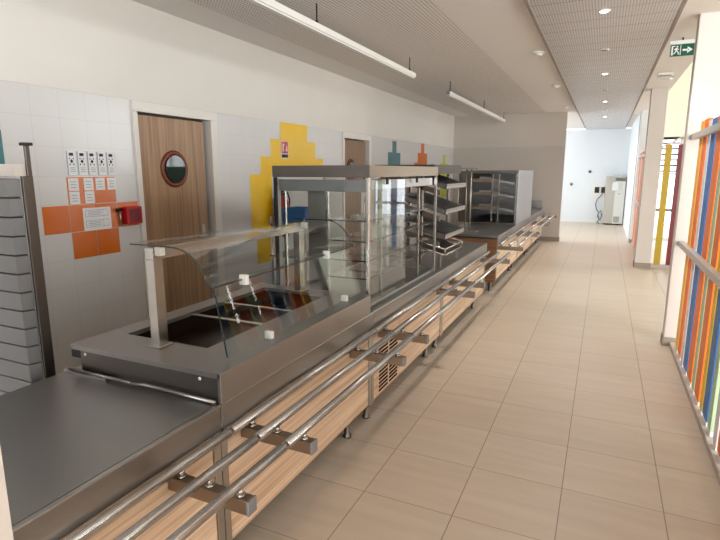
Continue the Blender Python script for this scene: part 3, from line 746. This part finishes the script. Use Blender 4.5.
L3 = thing('slat_screen', (1.5, 9.9, 0), 'dark back-lit screen with mustard and dark red slats beside the grey pillar', 'screen', 'coloured slat screens')
build('base_kerb', MB(M['kerb']).box(.81, 2.6, 9.84, 9.97, 0, .06), L3, .003)
for (x, c, n_) in ((.852, 's_mustard', 'mustard'), (1.03, 'reddark', 'dark red'), (1.3, 's_blue', 'blue'), (1.62, 's_green', 'pale green'), (1.85, 's_orange', 'orange'), (2.1, 's_mustard', 'mustard'), (2.35, 'reddark', 'dark red')):
    build('slat', MB(M[c]).box(x, x+.095, 9.89, 9.92, .06, 2.02), L3, .002, label='%s slat' % n_)
for z in (.965,): build('rail', MB(M['steel_dark']).box(.81, 2.6, 9.921, 9.955, z-.024, z+.024), L3, .003)

# ------------------------------------------------------------------ ceiling items
def pendant(y0, y1, rods, label):
    t = thing('linear_pendant', (-2.15, (y0+y1)/2, 2.66), label, 'pendant lamp', 'long white pendant tubes')
    h = build('housing', MB(M['white_lamp']).box(-2.18, -2.12, y0, y1, 2.685, 2.735), t, .006)
    build('diffuser', MB(M['white']).box(-2.172, -2.128, y0+.03, y1-.03, 2.672, 2.684), t, .004)
    for e, s in ((y0, -1), (y1, 1)): build('end_cap', MB(M['grey_panel']).box(-2.178, -2.122, e, e+s*.006, 2.687, 2.733), h)
    for ry in rods:
        build('suspension_rod', MB(M['black']).cyl((-2.15, ry, 2.735), (-2.15, ry, CZ), .006, 8).cyl((-2.15, ry, 2.735), (-2.15, ry, 2.76), .014, 10), t)
pendant(1.2, 6.15, (1.6, 3.83, 6.0), 'long white pendant tube hung over the nearer counters')
pendant(7.65, 12.35, (7.76, 10.13, 12.25), 'long white pendant tube hung beyond the first, toward the back wall')
spots = [(4.86, 1), (6.35, 0), (7.85, 1), (9.35, 0), (10.9, 1), (12.35, 0), (13.85, 1)]
sl = ['lit round downlight in the perforated soffit, nearest of the row', 'dark round downlight just beyond the nearest lit one', 'lit round downlight, second lit one along the soffit', 'dark round downlight between the second and third lit ones', 'lit round downlight, third lit one along the soffit', 'dark round downlight beyond the third lit one', 'lit round downlight farthest along the soffit, over the bright hall']
for (y, on), lab in zip(spots, sl):
    t = thing('recessed_downlight', (-.11, y, CZ-.04), lab, 'downlight', 'downlights in the soffit')
    build('trim_ring', MB(M['white']).lathe((-.11, y, CZ-.030), (0, 0, -1), [(.05, 0), (.05, .004), (.034, .008)], 28), t)
    build('lamp', MB(M['spot_on' if on else 'spot_off']).lathe((-.11, y, CZ-.0385), (0, 0, -1), [(.031, 0), (.026, .003)], 24), t)
dl = ['small white ceiling detector beside the soffit, nearest of three', 'small white ceiling detector beside the soffit, middle of three', 'small white ceiling detector beside the soffit, near the back wall']
for (y, x), lab in zip(((6.28, -.76), (8.78, -.78), (11.74, -.85)), dl):
    t = thing('ceiling_detector', (x, y, CZ), lab, 'detector', 'ceiling detectors')
    build('base', MB(M['white']).lathe((x, y, CZ), (0, 0, -1), [(.065, 0), (.065, .018), (.055, .026)], 24), t)
    build('sensor', MB(M['white_lamp']).lathe((x, y, CZ-.026), (0, 0, -1), [(.04, 0), (.036, .018), (.02, .024)], 20), t)
# exit sign
E0 = thing('exit_sign', (.6, 6.25, 2.68), 'green exit sign with running figure and arrow, hung under the ceiling beside the pillar', 'sign')
ex0, ex1, ez0, ez1, ey = .487, .69, 2.712, 2.822, 6.25
build('housing', MB(M['white']).box(ex0-.01, ex1+.01, ey-.02, ey+.03, ez1, ez1+.035), E0, .004)
build('hanger', MB(M['black']).cyl(((ex0+ex1)/2, ey+.005, ez1+.035), ((ex0+ex1)/2, ey+.005, CZ), .008, 10), E0)
pn = build('panel', MB(M['sign_green']).box(ex0, ex1, ey-.003, ey+.003, ez0, ez1), E0, .001)
d = MB(M['white']); Y = ey-.003; off = (0, -.0012, 0)
def q(pts): d.poly3([(ex0+x*(ex1-ex0), Y, ez0+z*(ez1-ez0)) for x, z in pts], off)
# arrow to the right
q([(.52, .42), (.74, .42), (.74, .58), (.52, .58)]); q([(.72, .22), (.94, .5), (.72, .78), (.72, .60), (.80, .5), (.72, .40)])
# door and running figure
q([(.05, .1), (.12, .1), (.12, .9), (.05, .9)]); q([(.12, .82), (.20, .82), (.20, .9), (.12, .9)])
q([(.27, .74), (.31, .74), (.335, .81), (.31, .88), (.27, .88), (.245, .81)])
q([(.22, .70), (.29, .72), (.30, .48), (.22, .44)]); q([(.29, .70), (.37, .58), (.35, .52), (.28, .62)]); q([(.22, .69), (.15, .58), (.18, .54), (.24, .62)])
q([(.24, .48), (.30, .48), (.38, .32), (.37, .14), (.33, .14), (.335, .30)]); q([(.22, .46), (.27, .44), (.22, .26), (.14, .18), (.12, .24), (.18, .30)])
q([(.42, .08), (.45, .08), (.45, .92), (.42, .92)])
build('pictogram', d, pn)
E1 = thing('emergency_ceiling_light', (.62, 8.36, CZ), 'clear flat emergency light on the ceiling beyond the exit sign', 'light')
build('base', MB(M['white']).box(.54, .71, 8.3, 8.42, CZ-.03, CZ+.002), E1, .004)
build('lens', MB(M['glass']).box(.53, .72, 8.29, 8.43, CZ-.07, CZ-.03), E1, .006)

# ------------------------------------------------------------------ far hall items
Wm = thing('water_fountain_cabinet', (.25, 17.7, 0), 'pale tall drinking fountain cabinet by the bright end wall', 'drinking fountain')
build('body', MB(M['machine_grey']).box(.04, .299, 17.45, 17.97, .04, 1.40).box(.299, .575, 17.6, 17.97, 1.301, 1.40), Wm, .006)
build('front_unit', MB(M['machine']).box(.30, .575, 17.40, 17.97, .04, 1.30), Wm, .006)
build('top', MB(M['machine_grey']).box(.03, .575, 17.42, 17.97, 1.40, 1.44), Wm, .004)
build('dispenser', MB(M['white']).box(.22, .38, 17.33, 17.40, 1.02, 1.27), Wm, .02)
build('button', MB(M['plinth']).lathe((.42, 17.40, .93), (0, -1, 0), [(.02, 0), (.02, .006)], 16), Wm)
g = MB(M['plinth'])
for i in range(5): g.box(.33+i*.03, .345+i*.03, 17.394, 17.40, .08, .26)
build('vent', g, Wm)
build('plinth', MB(M['rubber']).box(.06, .48, 17.46, 17.95, 0, .04), Wm)
sp_ = thing('service_panel', (-.1, 17.99, .82), 'white wall service panel with dark sockets beside the fountain', 'panel')
build('plate', MB(M['white']).box(-.34, .03, 17.985, 18.0, .82, 1.22), sp_, .003)
build('socket', MB(M['rubber']).box(-.26, -.13, 17.968, 17.985, .93, 1.11), sp_, .004)
build('socket', MB(M['rubber']).box(-.075, .03, 17.968, 17.985, .93, 1.11), sp_, .004)
pts = [(-.02, 17.945, .95), (-.06, 17.935, .86), (-.16, 17.92, .74), (-.2, 17.9, .58), (-.16, 17.9, .42), (-.09, 17.9, .33), (-.12, 17.88, .2), (-.04, 17.86, .1), (.0, 17.8, .24), (-.04, 17.84, .4), (-.11, 17.86, .28), (-.06, 17.84, .12), (-.13, 17.78, .02), (-.05, 17.74, .015)]
single('power_cable', MB(M['cable']).tube(pts, .016), (-.05, 17.8, .01), 'grey cable hanging in loops from the dark socket to the floor', 'cable')
for (x, z, lab) in ((-.95, 1.19, 'small dark knob low on the bright end wall, next to the back wall edge'), (-.44, 1.58, 'small dark knob high on the bright end wall')):
    t = thing('wall_button', (x, 18.0, z), lab, 'button', 'knobs on the end wall')
    build('plate', MB(M['machine_grey']).lathe((x, 18.0, z), (0, -1, 0), [(.055, 0), (.055, .01), (.045, .014)], 20), t)
    build('knob', MB(M['rubber']).lathe((x, 17.986, z), (0, -1, 0), [(.03, 0), (.028, .03), (.02, .035)], 16), t)

# ------------------------------------------------------------------ light
wd = bpy.data.worlds.new('sky'); S.world = wd; wd.use_nodes = True
bg = wd.node_tree.nodes['Background']; bg.inputs[0].default_value = (.86, .93, 1.0, 1); bg.inputs[1].default_value = 3.0
def area(name, loc, rot, sx, sy, power, col=(1, .995, .99)):
    l = bpy.data.lights.new(name, 'AREA'); l.shape = 'RECTANGLE'; l.size = sx; l.size_y = sy; l.energy = power; l.color = col
    o = bpy.data.objects.new(name, l); COL.objects.link(o); o.location = loc; o.rotation_euler = rot; return o
area('daylight_right_windows', (6.25, -.6, 2.0), (0, PI/2, 0), 3.2, 6.6, 780)
area('daylight_right_windows', (6.25, 11.8, 2.0), (0, PI/2, 0), 3.2, 4.2, 230)
area('added_hall_fill', (WX-.3, 15.5, 1.65), (0, -PI/2, 0), 2.2, 4.3, 62, (.94, .97, 1))  # unseen source added to brighten the hall end wall
area('added_rear_fill', (.9, -4.4, 1.3), (PI/2, 0, 0), 4.6, 2.3, 190)  # unseen source added to lift faces turned toward the camera
for (y, on) in spots:
    if on:
        l = bpy.data.lights.new('downlight_glow', 'SPOT'); l.energy = 90; l.spot_size = math.radians(150); l.spot_blend = 1.0; l.shadow_soft_size = .05; l.color = (1, .96, .91)
        o = bpy.data.objects.new('downlight_glow', l); COL.objects.link(o); o.location = (-.11, y, CZ-.05)

# ------------------------------------------------------------------ camera
cam = bpy.data.cameras.new('camera'); cam.lens = 26.0; cam.sensor_width = 36; cam.sensor_fit = 'HORIZONTAL'; cam.clip_start = .02
co = bpy.data.objects.new('camera', cam); COL.objects.link(co)
co.location = (0, 0, 1.6); co.rotation_euler = (math.radians(90-10.779), 0, math.radians(24.881))
S.camera = co
vs = S.view_settings
S.display_settings.display_device = 'sRGB'
vs.view_transform = 'Standard'; vs.look = 'None'; vs.gamma = 1; vs.use_curve_mapping = False; vs.exposure = 0.32
S.cycles.use_denoising = True
S.cycles.max_bounces = 10; S.cycles.transparent_max_bounces = 24; S.cycles.diffuse_bounces = 5
S.cycles.sample_clamp_indirect = 6
S.cycles.caustics_reflective = False
